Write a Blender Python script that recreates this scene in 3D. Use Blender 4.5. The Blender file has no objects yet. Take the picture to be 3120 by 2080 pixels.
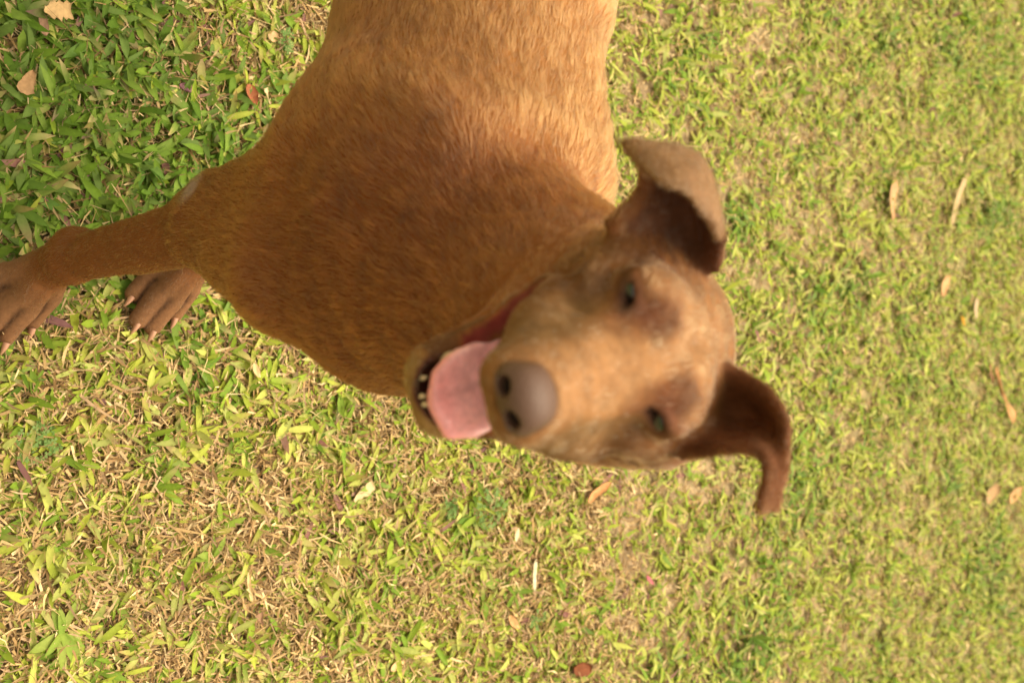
import bpy, math, random
import numpy as np
from mathutils import Vector, Matrix

random.seed(7)
RNG = np.random.default_rng(11)
R = math.radians
SC = bpy.context.scene
COL = SC.collection

# ------------------------------------------------------------------ camera
CAM_H, PITCH, FPX, PW, PH = 1.2, R(45), 3467.0, 3120.0, 2080.0
CF = np.array((0, math.cos(PITCH), -math.sin(PITCH)))     # viewing direction
CU = np.array((0, math.sin(PITCH), math.cos(PITCH)))      # the photographer's up: the camera was turned on its side
CR = np.array((1.0, 0, 0))
CP = np.array((0, 0, CAM_H))
cam_d = bpy.data.cameras.new('camera')
cam = bpy.data.objects.new('camera', cam_d)
COL.objects.link(cam)
cam_d.sensor_width = 36.0
cam_d.lens = 36.0 * FPX / PW
cam_d.clip_start, cam_d.clip_end = 0.01, 2000
_m = Matrix.Identity(4)
for _i in range(3):                      # camera x = up, camera y = world -x, camera z = backwards
    _m[_i][0] = CU[_i]; _m[_i][1] = -CR[_i]; _m[_i][2] = -CF[_i]; _m[_i][3] = CP[_i]
cam.matrix_world = _m
cam_d.dof.use_dof = True
cam_d.dof.focus_distance = 1.10
cam_d.dof.aperture_fstop = 7.1
SC.camera = cam

# ------------------------------------------------------------------ sky, sun, exposure
SUN_EL, SUN_AZ = R(66), R(0)             # the sun stands behind the dog, azimuth from +Y towards +X
SKY_STRENGTH, SUN_STRENGTH, SUN_ANGLE = 0.11, 1.3, R(65)
w = bpy.data.worlds.new('World'); SC.world = w; w.use_nodes = True
nt = w.node_tree; nt.nodes.clear()
sky = nt.nodes.new('ShaderNodeTexSky'); sky.sky_type = 'NISHITA'; sky.sun_disc = False
sky.sun_elevation = SUN_EL; sky.sun_rotation = SUN_AZ; sky.dust_density = 4.0; sky.air_density = 1.0
hs = nt.nodes.new('ShaderNodeHueSaturation'); hs.inputs['Saturation'].default_value = 0.12
mx = nt.nodes.new('ShaderNodeMix'); mx.data_type = 'RGBA'; mx.blend_type = 'MULTIPLY'
mx.inputs[0].default_value = 1.0; mx.inputs[7].default_value = (1.0, 0.91, 0.68, 1)
bg = nt.nodes.new('ShaderNodeBackground'); bg.inputs[1].default_value = SKY_STRENGTH
wo = nt.nodes.new('ShaderNodeOutputWorld')
nt.links.new(sky.outputs[0], hs.inputs['Color']); nt.links.new(hs.outputs[0], mx.inputs[6])
nt.links.new(mx.outputs[2], bg.inputs[0]); nt.links.new(bg.outputs[0], wo.inputs[0])
sd = bpy.data.lights.new('sun', 'SUN'); sd.energy = SUN_STRENGTH; sd.angle = SUN_ANGLE; sd.color = (1.0, 0.90, 0.72)
so = bpy.data.objects.new('sun', sd); COL.objects.link(so)
_d = Vector((math.sin(SUN_AZ) * math.cos(SUN_EL), math.cos(SUN_AZ) * math.cos(SUN_EL), math.sin(SUN_EL)))
so.rotation_euler = _d.to_track_quat('Z', 'Y').to_euler(); so.location = (0, 3, 5)
SC.view_settings.view_transform = 'Standard'; SC.view_settings.look = 'None'
SC.view_settings.exposure = 1.62; SC.view_settings.gamma = 1.0

# ------------------------------------------------------------------ helpers
def lin(r, g, b):
    f = lambda c: c / 12.92 if c <= 0.04045 else ((c + 0.055) / 1.055) ** 2.4
    return (f(r / 255), f(g / 255), f(b / 255))

def ray(px, py):
    return CF + (px - PW / 2) / FPX * CU + (py - PH / 2) / FPX * CR

def at_depth(px, py, d):
    return CP + d * ray(px, py)

def on_ground(px, py, z=0.0):
    r = ray(px, py)
    return CP + (z - CAM_H) / r[2] * r

def tag(o, label=None, cat=None, group=None, kind=None):
    if label: o['label'] = label
    if cat: o['category'] = cat
    if group: o['group'] = group
    if kind: o['kind'] = kind
    return o

def mesh_obj(name, verts, faces, mat, parent=None, smooth=True, colors=None, attrs=None):
    """verts (n,3) array, faces (m,k) int array or a list of arrays"""
    me = bpy.data.meshes.new(name)
    verts = np.asarray(verts, np.float32)
    fl = faces if isinstance(faces, list) else [faces]
    fl = [np.asarray(f, np.int32) for f in fl if len(f)]
    me.vertices.add(len(verts)); me.vertices.foreach_set('co', verts.ravel())
    li = np.concatenate([f.ravel() for f in fl]); tot = np.concatenate([np.full(len(f), f.shape[1], np.int32) for f in fl])
    me.loops.add(len(li)); me.loops.foreach_set('vertex_index', li)
    me.polygons.add(len(tot))
    me.polygons.foreach_set('loop_start', np.concatenate(([0], np.cumsum(tot)[:-1])).astype(np.int32))
    me.polygons.foreach_set('loop_total', tot)
    me.polygons.foreach_set('use_smooth', np.full(len(tot), smooth))
    if colors is not None:
        a = me.color_attributes.new('Col', 'FLOAT_COLOR', 'POINT')
        c = np.ones((len(verts), 4), np.float32); c[:, :3] = colors
        a.data.foreach_set('color', c.ravel())
    for k, v in (attrs or {}).items():
        a = me.attributes.new(k, 'FLOAT', 'POINT'); a.data.foreach_set('value', np.asarray(v, np.float32))
    me.update(); me.validate()
    me.materials.append(mat)
    o = bpy.data.objects.new(name, me); COL.objects.link(o)
    if parent is not None: o.parent = parent
    return o

def hash3(i, j, k, seed):
    n = (i * 73856093) ^ (j * 19349663) ^ (k * 83492791) ^ (seed * 2654435761 & 0x7fffffff)
    n = (n ^ (n >> 13)) * 1274126177 & 0x7fffffff
    n = (n ^ (n >> 16)) * 1103515245 & 0x7fffffff
    return ((n >> 7) & 0xffff) / 65535.0

def noise3(p, scale, seed=0):
    """smooth value noise 0..1 at points p (n,3)"""
    q = np.asarray(p, float) * scale
    i = np.floor(q).astype(np.int64); f = q - i; f = f * f * (3 - 2 * f)
    out = 0
    for dx in (0, 1):
        for dy in (0, 1):
            for dz in (0, 1):
                wgt = (f[:, 0] if dx else 1 - f[:, 0]) * (f[:, 1] if dy else 1 - f[:, 1]) * (f[:, 2] if dz else 1 - f[:, 2])
                out = out + wgt * hash3(i[:, 0] + dx, i[:, 1] + dy, i[:, 2] + dz, seed)
    return out

def fbm(p, scale, seed=0, octs=3):
    s = 0; a = 0.5; t = 0
    for k in range(octs):
        s = s + a * noise3(p, scale * 2 ** k, seed + 17 * k); t += a; a *= 0.5
    return s / t

def sstep(a, b, x):
    t = np.clip((x - a) / (b - a), 0, 1)
    return t * t * (3 - 2 * t)

def norm(v):
    v = np.asarray(v, float)
    return v / np.maximum(np.linalg.norm(v, axis=-1, keepdims=True), 1e-9)

# ------------------------------------------------------------------ materials
def mat_attr(name, rough=0.6, spec=0.3, translucent=0.0, bump=None, noise=None, tint=(1, 1, 1), sss=0.0, coat=0.0):
    m = bpy.data.materials.new(name); m.use_nodes = True
    t = m.node_tree; N = t.nodes; L = t.links
    b = N['Principled BSDF']; out = N['Material Output']
    a = N.new('ShaderNodeAttribute'); a.attribute_name = 'Col'
    src = a.outputs['Color']
    if noise:
        sc, amt = noise
        tc = N.new('ShaderNodeTexCoord')
        n = N.new('ShaderNodeTexNoise'); n.inputs['Scale'].default_value = sc; n.inputs['Detail'].default_value = 4
        L.new(tc.outputs['Object'], n.inputs['Vector'])
        mr = N.new('ShaderNodeMapRange'); mr.inputs[1].default_value = 0.25; mr.inputs[2].default_value = 0.75
        mr.inputs[3].default_value = 1 - amt; mr.inputs[4].default_value = 1 + amt
        L.new(n.outputs[0], mr.inputs[0])
        mu = N.new('ShaderNodeMix'); mu.data_type = 'RGBA'; mu.blend_type = 'MULTIPLY'; mu.inputs[0].default_value = 1
        L.new(src, mu.inputs[6]); L.new(mr.outputs[0], mu.inputs[7]); src = mu.outputs[2]
    L.new(src, b.inputs['Base Color'])
    b.inputs['Roughness'].default_value = rough
    b.inputs['Specular IOR Level'].default_value = spec
    b.inputs['Coat Weight'].default_value = coat; b.inputs['Coat Roughness'].default_value = 0.15
    if sss:
        b.inputs['Subsurface Weight'].default_value = sss
        b.inputs['Subsurface Radius'].default_value = (0.006, 0.002, 0.001); b.inputs['Subsurface Scale'].default_value = 1.0
    if bump:
        sc, st, dist = bump
        tc = N.new('ShaderNodeTexCoord')
        n = N.new('ShaderNodeTexNoise'); n.inputs['Scale'].default_value = sc; n.inputs['Detail'].default_value = 3
        L.new(tc.outputs['Object'], n.inputs['Vector'])
        bu = N.new('ShaderNodeBump'); bu.inputs['Strength'].default_value = st; bu.inputs['Distance'].default_value = dist
        L.new(n.outputs[0], bu.inputs['Height']); L.new(bu.outputs[0], b.inputs['Normal'])
    if translucent:
        tr = N.new('ShaderNodeBsdfTranslucent'); L.new(src, tr.inputs[0])
        ms = N.new('ShaderNodeMixShader'); ms.inputs[0].default_value = translucent
        L.new(b.outputs[0], ms.inputs[1]); L.new(tr.outputs[0], ms.inputs[2]); L.new(ms.outputs[0], out.inputs[0])
    return m

def mat_plain(name, col, rough=0.5, spec=0.5, **k):
    m = mat_attr(name, rough, spec, **k)
    for n in m.node_tree.nodes:
        if n.type == 'ATTRIBUTE':
            rgb = m.node_tree.nodes.new('ShaderNodeRGB'); rgb.outputs[0].default_value = (*col, 1)
            for l in list(n.outputs['Color'].links):
                m.node_tree.links.new(rgb.outputs[0], l.to_socket)
            m.node_tree.nodes.remove(n)
    return m

M_GRASS = mat_attr('grass_leaf', 0.65, 0.22, translucent=0.40, noise=(220, 0.12))
M_STRAW = mat_attr('dry_straw', 0.8, 0.15, noise=(150, 0.2))
M_LEAF = mat_attr('dead_leaf', 0.75, 0.2, translucent=0.12, noise=(170, 0.22), bump=(400, 0.5, 0.0006))
M_SKIN = mat_attr('dog_coat', 0.75, 0.15, noise=(260, 0.18), bump=(500, 0.4, 0.0008))

# ground: soil and thatch near by, lawn colours where the blades are too far to tell apart
M_SOIL = bpy.data.materials.new('lawn_soil'); M_SOIL.use_nodes = True
_t = M_SOIL.node_tree; _N = _t.nodes; _L = _t.links
_b = _N['Principled BSDF']; _b.inputs['Roughness'].default_value = 0.95; _b.inputs['Specular IOR Level'].default_value = 0.1
_tc = _N.new('ShaderNodeTexCoord')
_n1 = _N.new('ShaderNodeTexNoise'); _n1.inputs['Scale'].default_value = 90; _n1.inputs['Detail'].default_value = 6
_n2 = _N.new('ShaderNodeTexNoise'); _n2.inputs['Scale'].default_value = 2.2; _n2.inputs['Detail'].default_value = 5
_r1 = _N.new('ShaderNodeValToRGB'); _r1.color_ramp.elements[0].color = (0.20, 0.135, 0.075, 1); _r1.color_ramp.elements[1].color = (0.44, 0.32, 0.19, 1)
_r1.color_ramp.elements[0].position = 0.3; _r1.color_ramp.elements[1].position = 0.7
_r2 = _N.new('ShaderNodeValToRGB'); _r2.color_ramp.elements[0].color = (0.10, 0.15, 0.03, 1); _r2.color_ramp.elements[1].color = (0.24, 0.26, 0.08, 1)
_r2.color_ramp.elements[0].position = 0.35; _r2.color_ramp.elements[1].position = 0.65
_ln = _N.new('ShaderNodeVectorMath'); _ln.operation = 'LENGTH'
_mr = _N.new('ShaderNodeMapRange'); _mr.inputs[1].default_value = 1.6; _mr.inputs[2].default_value = 4.2
_mx = _N.new('ShaderNodeMix'); _mx.data_type = 'RGBA'
for _n in (_n1, _n2): _L.new(_tc.outputs['Object'], _n.inputs['Vector'])
_L.new(_n1.outputs[0], _r1.inputs[0]); _L.new(_n2.outputs[0], _r2.inputs[0])
_L.new(_tc.outputs['Object'], _ln.inputs[0]); _L.new(_ln.outputs['Value'], _mr.inputs[0])
_L.new(_mr.outputs[0], _mx.inputs[0]); _L.new(_r1.outputs[0], _mx.inputs[6]); _L.new(_r2.outputs[0], _mx.inputs[7])
_L.new(_mx.outputs[2], _b.inputs['Base Color'])
_bu = _N.new('ShaderNodeBump'); _bu.inputs['Distance'].default_value = 0.004; _L.new(_n1.outputs[0], _bu.inputs['Height']); _L.new(_bu.outputs[0], _b.inputs['Normal'])

# ------------------------------------------------------------------ ground sheet
def build_ground():
    xs = np.concatenate((-np.geomspace(400, 3, 12), np.linspace(-2.5, 2.5, 101), np.geomspace(3, 400, 12)))
    ys = np.concatenate((-np.geomspace(400, 3, 12) + 1.5, np.linspace(-1.2, 4.2, 109), np.geomspace(3, 400, 12) + 1.7))
    X, Y = np.meshgrid(xs, ys, indexing='ij')
    p = np.stack((X.ravel(), Y.ravel(), np.zeros(X.size)), 1)
    near = (np.abs(p[:, 0]) < 2.6) & (p[:, 1] > -1.3) & (p[:, 1] < 4.3)
    p[:, 2] = np.where(near, (fbm(p, 7.0, 3) - 0.5) * 0.014, 0)
    n, m = X.shape
    idx = np.arange(n * m).reshape(n, m)
    f = np.stack((idx[:-1, :-1], idx[1:, :-1], idx[1:, 1:], idx[:-1, 1:]), -1).reshape(-1, 4)
    g = mesh_obj('ground', p, f, M_SOIL)
    tag(g, 'brown soil and thatch of the lawn under the grass', 'ground', kind='structure')
build_ground()

# ------------------------------------------------------------------ grass
LEAF_T = np.array((0, 0.33, 0.68, 1.0)); LEAF_W = np.array((0.62, 1.0, 0.86, 0.0))

def blades(base, az, elev, length, width, curl, fold, col, tipcol, twist):
    """lance-shaped grass leaves, one row of cross-sections each: left, midrib, right, ending in a point"""
    n = len(base)
    d = np.stack((np.cos(az), np.sin(az), np.zeros(n)), 1)
    s = np.stack((-np.sin(az), np.cos(az), np.zeros(n)), 1)
    up = np.array((0, 0, 1.0))
    V = np.zeros((n, 10, 3)); C = np.zeros((n, 10, 3))
    pos = base.copy(); prev = 0
    for k in range(4):
        ds = (LEAF_T[k] - prev) * length; prev = LEAF_T[k]
        e = elev - curl * LEAF_T[k]
        tdir = d * np.cos(e)[:, None] + up * np.sin(e)[:, None]
        ndir = -d * np.sin(e)[:, None] + up * np.cos(e)[:, None]
        pos = pos + tdir * ds[:, None]
        c = col * (1 - LEAF_T[k] ** 2)[..., None] + tipcol * (LEAF_T[k] ** 2) if False else col + (tipcol - col) * LEAF_T[k] ** 2
        if k < 3:
            tw = twist * LEAF_T[k]
            sd = s * np.cos(tw)[:, None] + ndir * np.sin(tw)[:, None]
            nd = ndir * np.cos(tw)[:, None] - s * np.sin(tw)[:, None]
            hw = (width * LEAF_W[k] * 0.5)[:, None]
            V[:, 3 * k] = pos - sd * hw + nd * hw * fold[:, None]
            V[:, 3 * k + 1] = pos
            V[:, 3 * k + 2] = pos + sd * hw + nd * hw * fold[:, None]
            C[:, 3 * k] = c; C[:, 3 * k + 1] = c * 1.13; C[:, 3 * k + 2] = c * 0.97
        else:
            V[:, 9] = pos; C[:, 9] = c
    o = (np.arange(n) * 10)[:, None]
    q = np.array(((0, 1, 4, 3), (1, 2, 5, 4), (3, 4, 7, 6), (4, 5, 8, 7)))
    t = np.array(((6, 7, 9), (7, 8, 9)))
    return V.reshape(-1, 3), [(q[None] + o[:, :, None]).reshape(-1, 4), (t[None] + o[:, :, None]).reshape(-1, 3)], C.reshape(-1, 3)

def strips(base, az, elev, length, width, curl, col, tipcol, twist):
    """the same leaves with fewer faces, for where they are small in the picture"""
    n = len(base); V = np.zeros((n, 6, 3)); C = np.zeros((n, 6, 3)); pos = base
    for k, (t, hw_) in enumerate(((0, 0.32), (0.5, 0.5), (1, 0.06))):
        e = elev - curl * t; tw = twist * t
        d = np.stack((np.cos(az) * np.cos(e), np.sin(az) * np.cos(e), np.sin(e)), 1)
        if k: pos = pos + d * (length / 2)[:, None]
        sd = np.stack((-np.sin(az) * np.cos(tw), np.cos(az) * np.cos(tw), np.sin(tw)), 1) * (width * hw_)[:, None]
        V[:, 2 * k] = pos - sd; V[:, 2 * k + 1] = pos + sd
        C[:, 2 * k] = C[:, 2 * k + 1] = col + (tipcol - col) * t * t
    o = (np.arange(n) * 6)[:, None, None]
    q = np.array(((0, 1, 3, 2), (2, 3, 5, 4)))
    return V.reshape(-1, 3), [(q[None] + o).reshape(-1, 4), np.zeros((0, 3), int)], C.reshape(-1, 3)

def in_view(p, margin):
    v = p - CP
    dep = v @ CF
    x = (v @ CU) / dep * FPX; y = (v @ CR) / dep * FPX
    mp = margin * FPX / np.maximum(dep, 0.3)
    return (np.abs(x) < PW / 2 + mp) & (np.abs(y) < PH / 2 + mp) & (dep > 0.1)

def blob(p, px, py, rx, ry=None):
    c = on_ground(px, py)
    return np.exp(-(((p[:, 0] - c[0]) / (ry or rx)) ** 2 + ((p[:, 1] - c[1]) / rx) ** 2))

def lushness(p):
    """0 = dry thatch, 1 = thick green"""
    v = 0.40 + 0.75 * (fbm(p, 9.0, 21) - 0.5) + 0.55 * (fbm(p, 3.1, 22) - 0.5)
    v = v + 0.75 * blob(p, 300, 400, 0.17, 0.16) + 0.35 * blob(p, 60, 150, 0.15)
    v = v - 0.35 * blob(p, 470, 1750, 0.07) - 0.25 * blob(p, 350, 1100, 0.06) - 0.25 * blob(p, 820, 80, 0.05) - 0.2 * blob(p, 900, 1130, .05)
    v = v + 0.10 * sstep(0.6, 2.2, p[:, 1])
    return np.clip(v, 0.17, 1)

GREENS = np.array([lin(*c) for c in ((172, 178, 70), (158, 168, 60), (138, 158, 50), (186, 188, 94), (122, 148, 48), (170, 174, 94))])
DARKG = np.array([lin(*c) for c in ((112, 140, 44), (98, 128, 40), (126, 150, 60), (116, 140, 66))])  # deeper greens of lush blades, with the shade beneath the dog painted in
TANS = np.array([lin(*c) for c in ((206, 174, 124), (190, 156, 106), (168, 134, 88), (218, 190, 142), (150, 118, 80), (180, 148, 114))])
PINKS = np.array([lin(*c) for c in ((150, 104, 96), (132, 92, 92), (160, 122, 110))])

def scatter(n_try, x0, x1, y0, y1):
    return np.stack((RNG.uniform(x0, x1, n_try), RNG.uniform(y0, y1, n_try), np.zeros(n_try)), 1)

def ground_z(p):
    return (fbm(p, 7.0, 3) - 0.5) * 0.014

def grass_layer(nodes, long_k=1.0, per=4, simple=False):
    """creeping lawn grass: each node of a runner carries a small fan of lance-shaped leaves"""
    m = len(nodes); n = m * per
    lush = np.repeat(lushness(nodes), per)
    naz = RNG.uniform(0, 6.283, m); size = RNG.gamma(7, 1 / 7, m)
    k = np.tile(np.arange(per), m)
    p = np.repeat(nodes, per, 0); off = RNG.normal(0, 0.0030, (n, 2)); p[:, :2] += off
    base = p.copy(); base[:, 2] = ground_z(p) + np.repeat(RNG.uniform(0.001, 0.014, m), per) * (0.6 + 0.6 * lush) + RNG.uniform(0, 0.004, n)
    L = np.repeat(size, per) * RNG.gamma(8, 1 / 8, n) * 0.0190 * long_k * (0.92 + 0.25 * sstep(0.5, 1.0, lush))
    L = np.minimum(L, 0.038 * long_k)
    W = np.minimum(L * RNG.uniform(0.17, 0.32, n), 0.0092) * (0.9 + 0.2 * lush)
    az = np.repeat(naz, per) + np.where(k % 2 == 0, 1, -1) * RNG.uniform(0.25, 1.15, n) + np.where(k >= per - 1, RNG.uniform(0, 6.283, n), 0)
    elev = np.abs(RNG.normal(0.24, 0.27, n)); curl = RNG.normal(0.34, 0.42, n)
    fold = np.abs(RNG.normal(0.28, 0.22, n)); tw = RNG.normal(0, 0.55, n)
    ci = np.repeat(RNG.integers(0, len(GREENS), m), per); swap = RNG.random(n) < 0.4
    col = GREENS[np.where(swap, RNG.integers(0, len(GREENS), n), ci)]
    dk = RNG.random(n) < sstep(0.45, 0.95, lush) * 0.9
    col = np.where(dk[:, None], DARKG[RNG.integers(0, len(DARKG), n)], col)
    col = col * (np.repeat(RNG.uniform(0.85, 1.12, m), per) * RNG.uniform(0.85, 1.12, n))[:, None]
    u = RNG.random(n)
    tip = np.where((u < 0.18)[:, None], TANS[RNG.integers(0, len(TANS), n)], col * 1.05)
    tip = np.where((u > 0.97)[:, None], PINKS[RNG.integers(0, len(PINKS), n)], tip)
    col = np.where((u > 0.988)[:, None], PINKS[RNG.integers(0, len(PINKS), n)], col)
    if simple: return strips(base, az, elev, L, W, curl, col, tip, tw)
    return blades(base, az, elev, L, W, curl, fold, col, tip, tw)

def straw_layer(p):
    """dead blades and clippings: narrow bent strips"""
    n = len(p)
    base = p.copy(); base[:, 2] = ground_z(p) + RNG.uniform(0.0, 0.015, n)
    L = RNG.gamma(5, 1 / 5, n) * 0.0175; W = RNG.uniform(0.0007, 0.0036, n)
    runner = RNG.random(n) < 0.02; L = np.where(runner, RNG.uniform(0.03, 0.07, n), L); W = np.where(runner, RNG.uniform(0.0008, 0.0014, n), W)
    az = RNG.uniform(0, 6.283, n); elev = RNG.normal(0.10, 0.22, n); curl = RNG.normal(0.15, 0.6, n); turn = RNG.normal(0, 0.5, n)
    col = TANS[RNG.integers(0, len(TANS), n)] * RNG.uniform(0.62, 1.06, n)[:, None]
    V = np.zeros((n, 6, 3)); pos = base; tw = RNG.normal(0, 0.7, n)
    for k in range(3):
        a = az + turn * k / 2; e = elev - curl * k / 2
        d = np.stack((np.cos(a) * np.cos(e), np.sin(a) * np.cos(e), np.sin(e)), 1)
        if k: pos = pos + d * (L / 2)[:, None]
        sd = np.stack((-np.sin(a) * np.cos(tw), np.cos(a) * np.cos(tw), np.sin(tw)), 1) * (W * (0.5, 0.45, 0.12)[k])[:, None]
        V[:, 2 * k] = pos - sd; V[:, 2 * k + 1] = pos + sd
    o = (np.arange(n) * 6)[:, None, None]
    q = np.array(((0, 1, 3, 2), (2, 3, 5, 4)))
    return V.reshape(-1, 3), (q[None] + o).reshape(-1, 4), np.repeat(col, 6, 0)

def join_parts(parts):
    V, F3, F4, C, off = [], [], [], [], 0
    for v, (f4, f3), c in parts:
        V.append(v); C.append(c); F4.append(f4 + off); F3.append(f3 + off); off += len(v)
    return np.concatenate(V), [np.concatenate(F4), np.concatenate(F3)], np.concatenate(C)

def build_grass():
    cand = scatter(131000, -2.0, 2.0, -0.6, 4.3)
    cand = cand[in_view(cand, 0.75)]
    keep = RNG.random(len(cand)) < 0.30 + 0.95 * lushness(cand)
    cand = cand[keep]
    more = scatter(16000, -0.9, 0.9, 0.0, 1.35); more = more[in_view(more, 0.08)]       # the nearest ground shows every blade
    cand = np.concatenate((cand, more[RNG.random(len(more)) < 0.35 + 0.6 * lushness(more)]))
    near = in_view(cand, 0.10) & (cand[:, 1] < 1.35)
    parts = [grass_layer(cand[near]), grass_layer(cand[~near], simple=True)]
    out = scatter(32000, -3.6, 3.6, -1.8, 6.0); out = out[~in_view(out, 0.7)]
    parts.append(grass_layer(out, 1.6, simple=True))
    v, f, c = join_parts(parts)
    g = mesh_obj('grass', v, f, M_GRASS, colors=c)
    tag(g, 'short broad-bladed green grass covering the whole lawn', 'grass', kind='stuff')
    s = scatter(400000, -1.7, 1.7, -0.35, 4.1); s = s[in_view(s, 0.35)]
    s = s[(s[:, 1] < 1.5) | (RNG.random(len(s)) < 0.55)]
    s2 = scatter(165000, -0.9, 0.9, 0.0, 1.4); s = np.concatenate((s, s2[in_view(s2, 0.08)]))
    v, f, c = straw_layer(s)
    g2 = mesh_obj('dry_grass', v, f, M_STRAW, colors=c)
    tag(g2, 'pale tan dried grass clippings lying between the green blades', 'dry grass', kind='stuff')
    print('grass', len(g.data.polygons), len(g2.data.polygons))
build_grass()

#DOG
# ------------------------------------------------------------------ signed distance modelling for the dog
def smin(a, b, k):
    if k <= 0: return np.minimum(a, b)
    h = np.clip(0.5 + 0.5 * (b - a) / k, 0, 1)
    return b + (a - b) * h - k * h * (1 - h)

def smax(a, b, k):
    return -smin(-a, -b, k)

def cap(p, a, b, ra, rb):
    a = np.asarray(a, float); b = np.asarray(b, float); ba = b - a
    h = np.clip(((p - a) @ ba) / (ba @ ba), 0, 1)
    return np.linalg.norm(p - a - h[:, None] * ba, axis=1) - (ra + (rb - ra) * h)

def ecap(p, a, b, ra, rb, side, sq):
    """tapered capsule squeezed by the factor sq along the direction side"""
    side = norm(side); a = np.asarray(a, float); b = np.asarray(b, float)
    f = lambda q: q + (1 / sq - 1) * (q @ side)[..., None] * side if q.ndim > 1 else q + (1 / sq - 1) * (q @ side) * side
    return cap(f(p), f(a), f(b), ra, rb) * min(1, (1 + sq) / 2)

def ell(p, c, r, ax=None):
    q = p - np.asarray(c, float)
    if ax is not None: q = q @ np.asarray(ax, float).T
    r = np.asarray(r, float)
    k0 = np.linalg.norm(q / r, axis=1); k1 = np.linalg.norm(q / (r * r), axis=1)
    return k0 * (k0 - 1) / np.maximum(k1, 1e-9)

# head frame: l lateral (towards the dog's left), m along the muzzle, u up through the crown
EYE_MID = at_depth(1967, 1080, 0.585)
_m0 = norm(0.168 * CR - 0.527 * CU - 0.83 * CF)
_l0 = 0.98 * CR + 0.199 * CU
HL = norm(_l0 - (_l0 @ _m0) * _m0); HM = _m0; HU = np.cross(HM, HL)
HB = np.stack((HL, HM, HU))
def hw(x, y, z): return EYE_MID + x * HL + y * HM + z * HU
def hloc(p): return (p - EYE_MID) @ HB.T

TA = norm(np.array((-0.935, 0.354, 0)))            # trunk direction, chest to tail
TL = np.array((0.354, 0.935, 0))                   # towards the dog's left
UPV = np.array((0, 0, 1.0))

def grid_surface(rows, ns, nt_):
    """Catmull-Rom patch through rows of control points"""
    g = np.array(rows, float)
    def interp(g, n):
        m = len(g); t = np.linspace(0, m - 1, n); i = np.minimum(t.astype(int), m - 2); f = (t - i)[:, None, None]
        g0 = g[np.maximum(i - 1, 0)]; g1 = g[i]; g2 = g[i + 1]; g3 = g[np.minimum(i + 2, m - 1)]
        return 0.5 * ((2 * g1) + (-g0 + g2) * f + (2 * g0 - 5 * g1 + 4 * g2 - g3) * f ** 2 + (-g0 + 3 * g1 - 3 * g2 + g3) * f ** 3)
    a = interp(g, ns)
    return interp(a.transpose(1, 0, 2), nt_).transpose(1, 0, 2)

EAR_A = grid_surface([[at_depth(*q) for q in r] for r in (
    ((1850, 680, .610), (1985, 745, .632), (2095, 805, .642), (2185, 815, .632)),
    ((1950, 580, .606), (2060, 620, .632), (2135, 680, .636), (2192, 755, .622)),
    ((1958, 458, .592), (2078, 470, .600), (2148, 530, .604), (2192, 705, .606)),
    ((1935, 440, .582), (2040, 488, .574), (2128, 550, .576), (2192, 708, .590)),
    ((1898, 432, .584), (1998, 535, .566), (2106, 590, .566), (2190, 722, .586)))], 44, 34)
EAR_B = grid_surface([[at_depth(*q) for q in r] for r in (
    ((2215, 1120, .628), (2190, 1260, .642), (2085, 1385, .608)),
    ((2325, 1185, .612), (2295, 1285, .634), (2205, 1368, .592)),
    ((2385, 1270, .600), (2360, 1330, .612), (2300, 1372, .584)),
    ((2393, 1400, .586), (2366, 1420, .592), (2340, 1425, .578)),
    ((2362, 1540, .570), (2338, 1548, .570), (2318, 1540, .566)))], 44, 24)

def cloud_dist(p, pts, reach=0.03):
    pts = pts.reshape(-1, 3)
    d = np.full(len(p), 0.2)
    lo = pts.min(0) - reach; hi = pts.max(0) + reach
    idx = np.nonzero(((p > lo) & (p < hi)).all(1))[0]
    for k in range(0, len(idx), 4000):
        q = p[idx[k:k + 4000]].astype(np.float32)
        d2 = (q ** 2).sum(1)[:, None] + (pts.astype(np.float32) ** 2).sum(1)[None] - 2 * q @ pts.astype(np.float32).T
        d[idx[k:k + 4000]] = np.sqrt(np.maximum(d2.min(1), 0))
    return d

# paws: (centre on the ground, direction of the toes, wrist)
def mirror(p, off):                                   # the same joint on the dog's left
    return np.asarray(p, float) + off * TL

PAWS = []
def paw_spec(ankle, centre, fwd, w=0.064, l=0.078):
    fwd = norm(fwd); lat = np.array((-fwd[1], fwd[0], 0)); c = np.asarray(centre, float)
    toes = []
    for k, (s, a) in enumerate(((-1.5, 0.004), (-0.54, 0.028), (0.54, 0.028), (1.5, 0.004))):
        kn = c + lat * s * w * 0.240 + fwd * (a - 0.016) + UPV * 0.019
        tp = c + lat * s * w * 0.285 + fwd * (a + 0.013) + UPV * -0.001
        toes.append((kn, tp))
    PAWS.append(dict(ankle=np.asarray(ankle, float), c=c, fwd=fwd, lat=lat, w=w, toes=toes))
    return PAWS[-1]

NEAR_WRIST = np.array((-0.084, 0.478, 0.126)); FAR_WRIST = np.array((-0.115, 0.640, 0.125))
paw_spec(NEAR_WRIST, (-0.045, 0.462, 0.020), (0.92, -0.40, 0))
paw_spec(FAR_WRIST, (-0.058, 0.622, 0.020), (0.92, -0.40, 0))
HIND_HOCK = np.array((-0.745, 0.745, 0.175))
paw_spec(HIND_HOCK, (-0.675, 0.725, 0.024), (0.94, -0.34, 0))
paw_spec(mirror(HIND_HOCK, 0.16) + TA * 0.06, mirror((-0.675, 0.725, 0.024), 0.16) + TA * 0.06, (0.94, -0.34, 0))

BONES = []      # (a, b, weight radius) for combing the hair: hair runs from a to b
def bone(a, b): BONES.append((np.asarray(a, float), np.asarray(b, float)))

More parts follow.
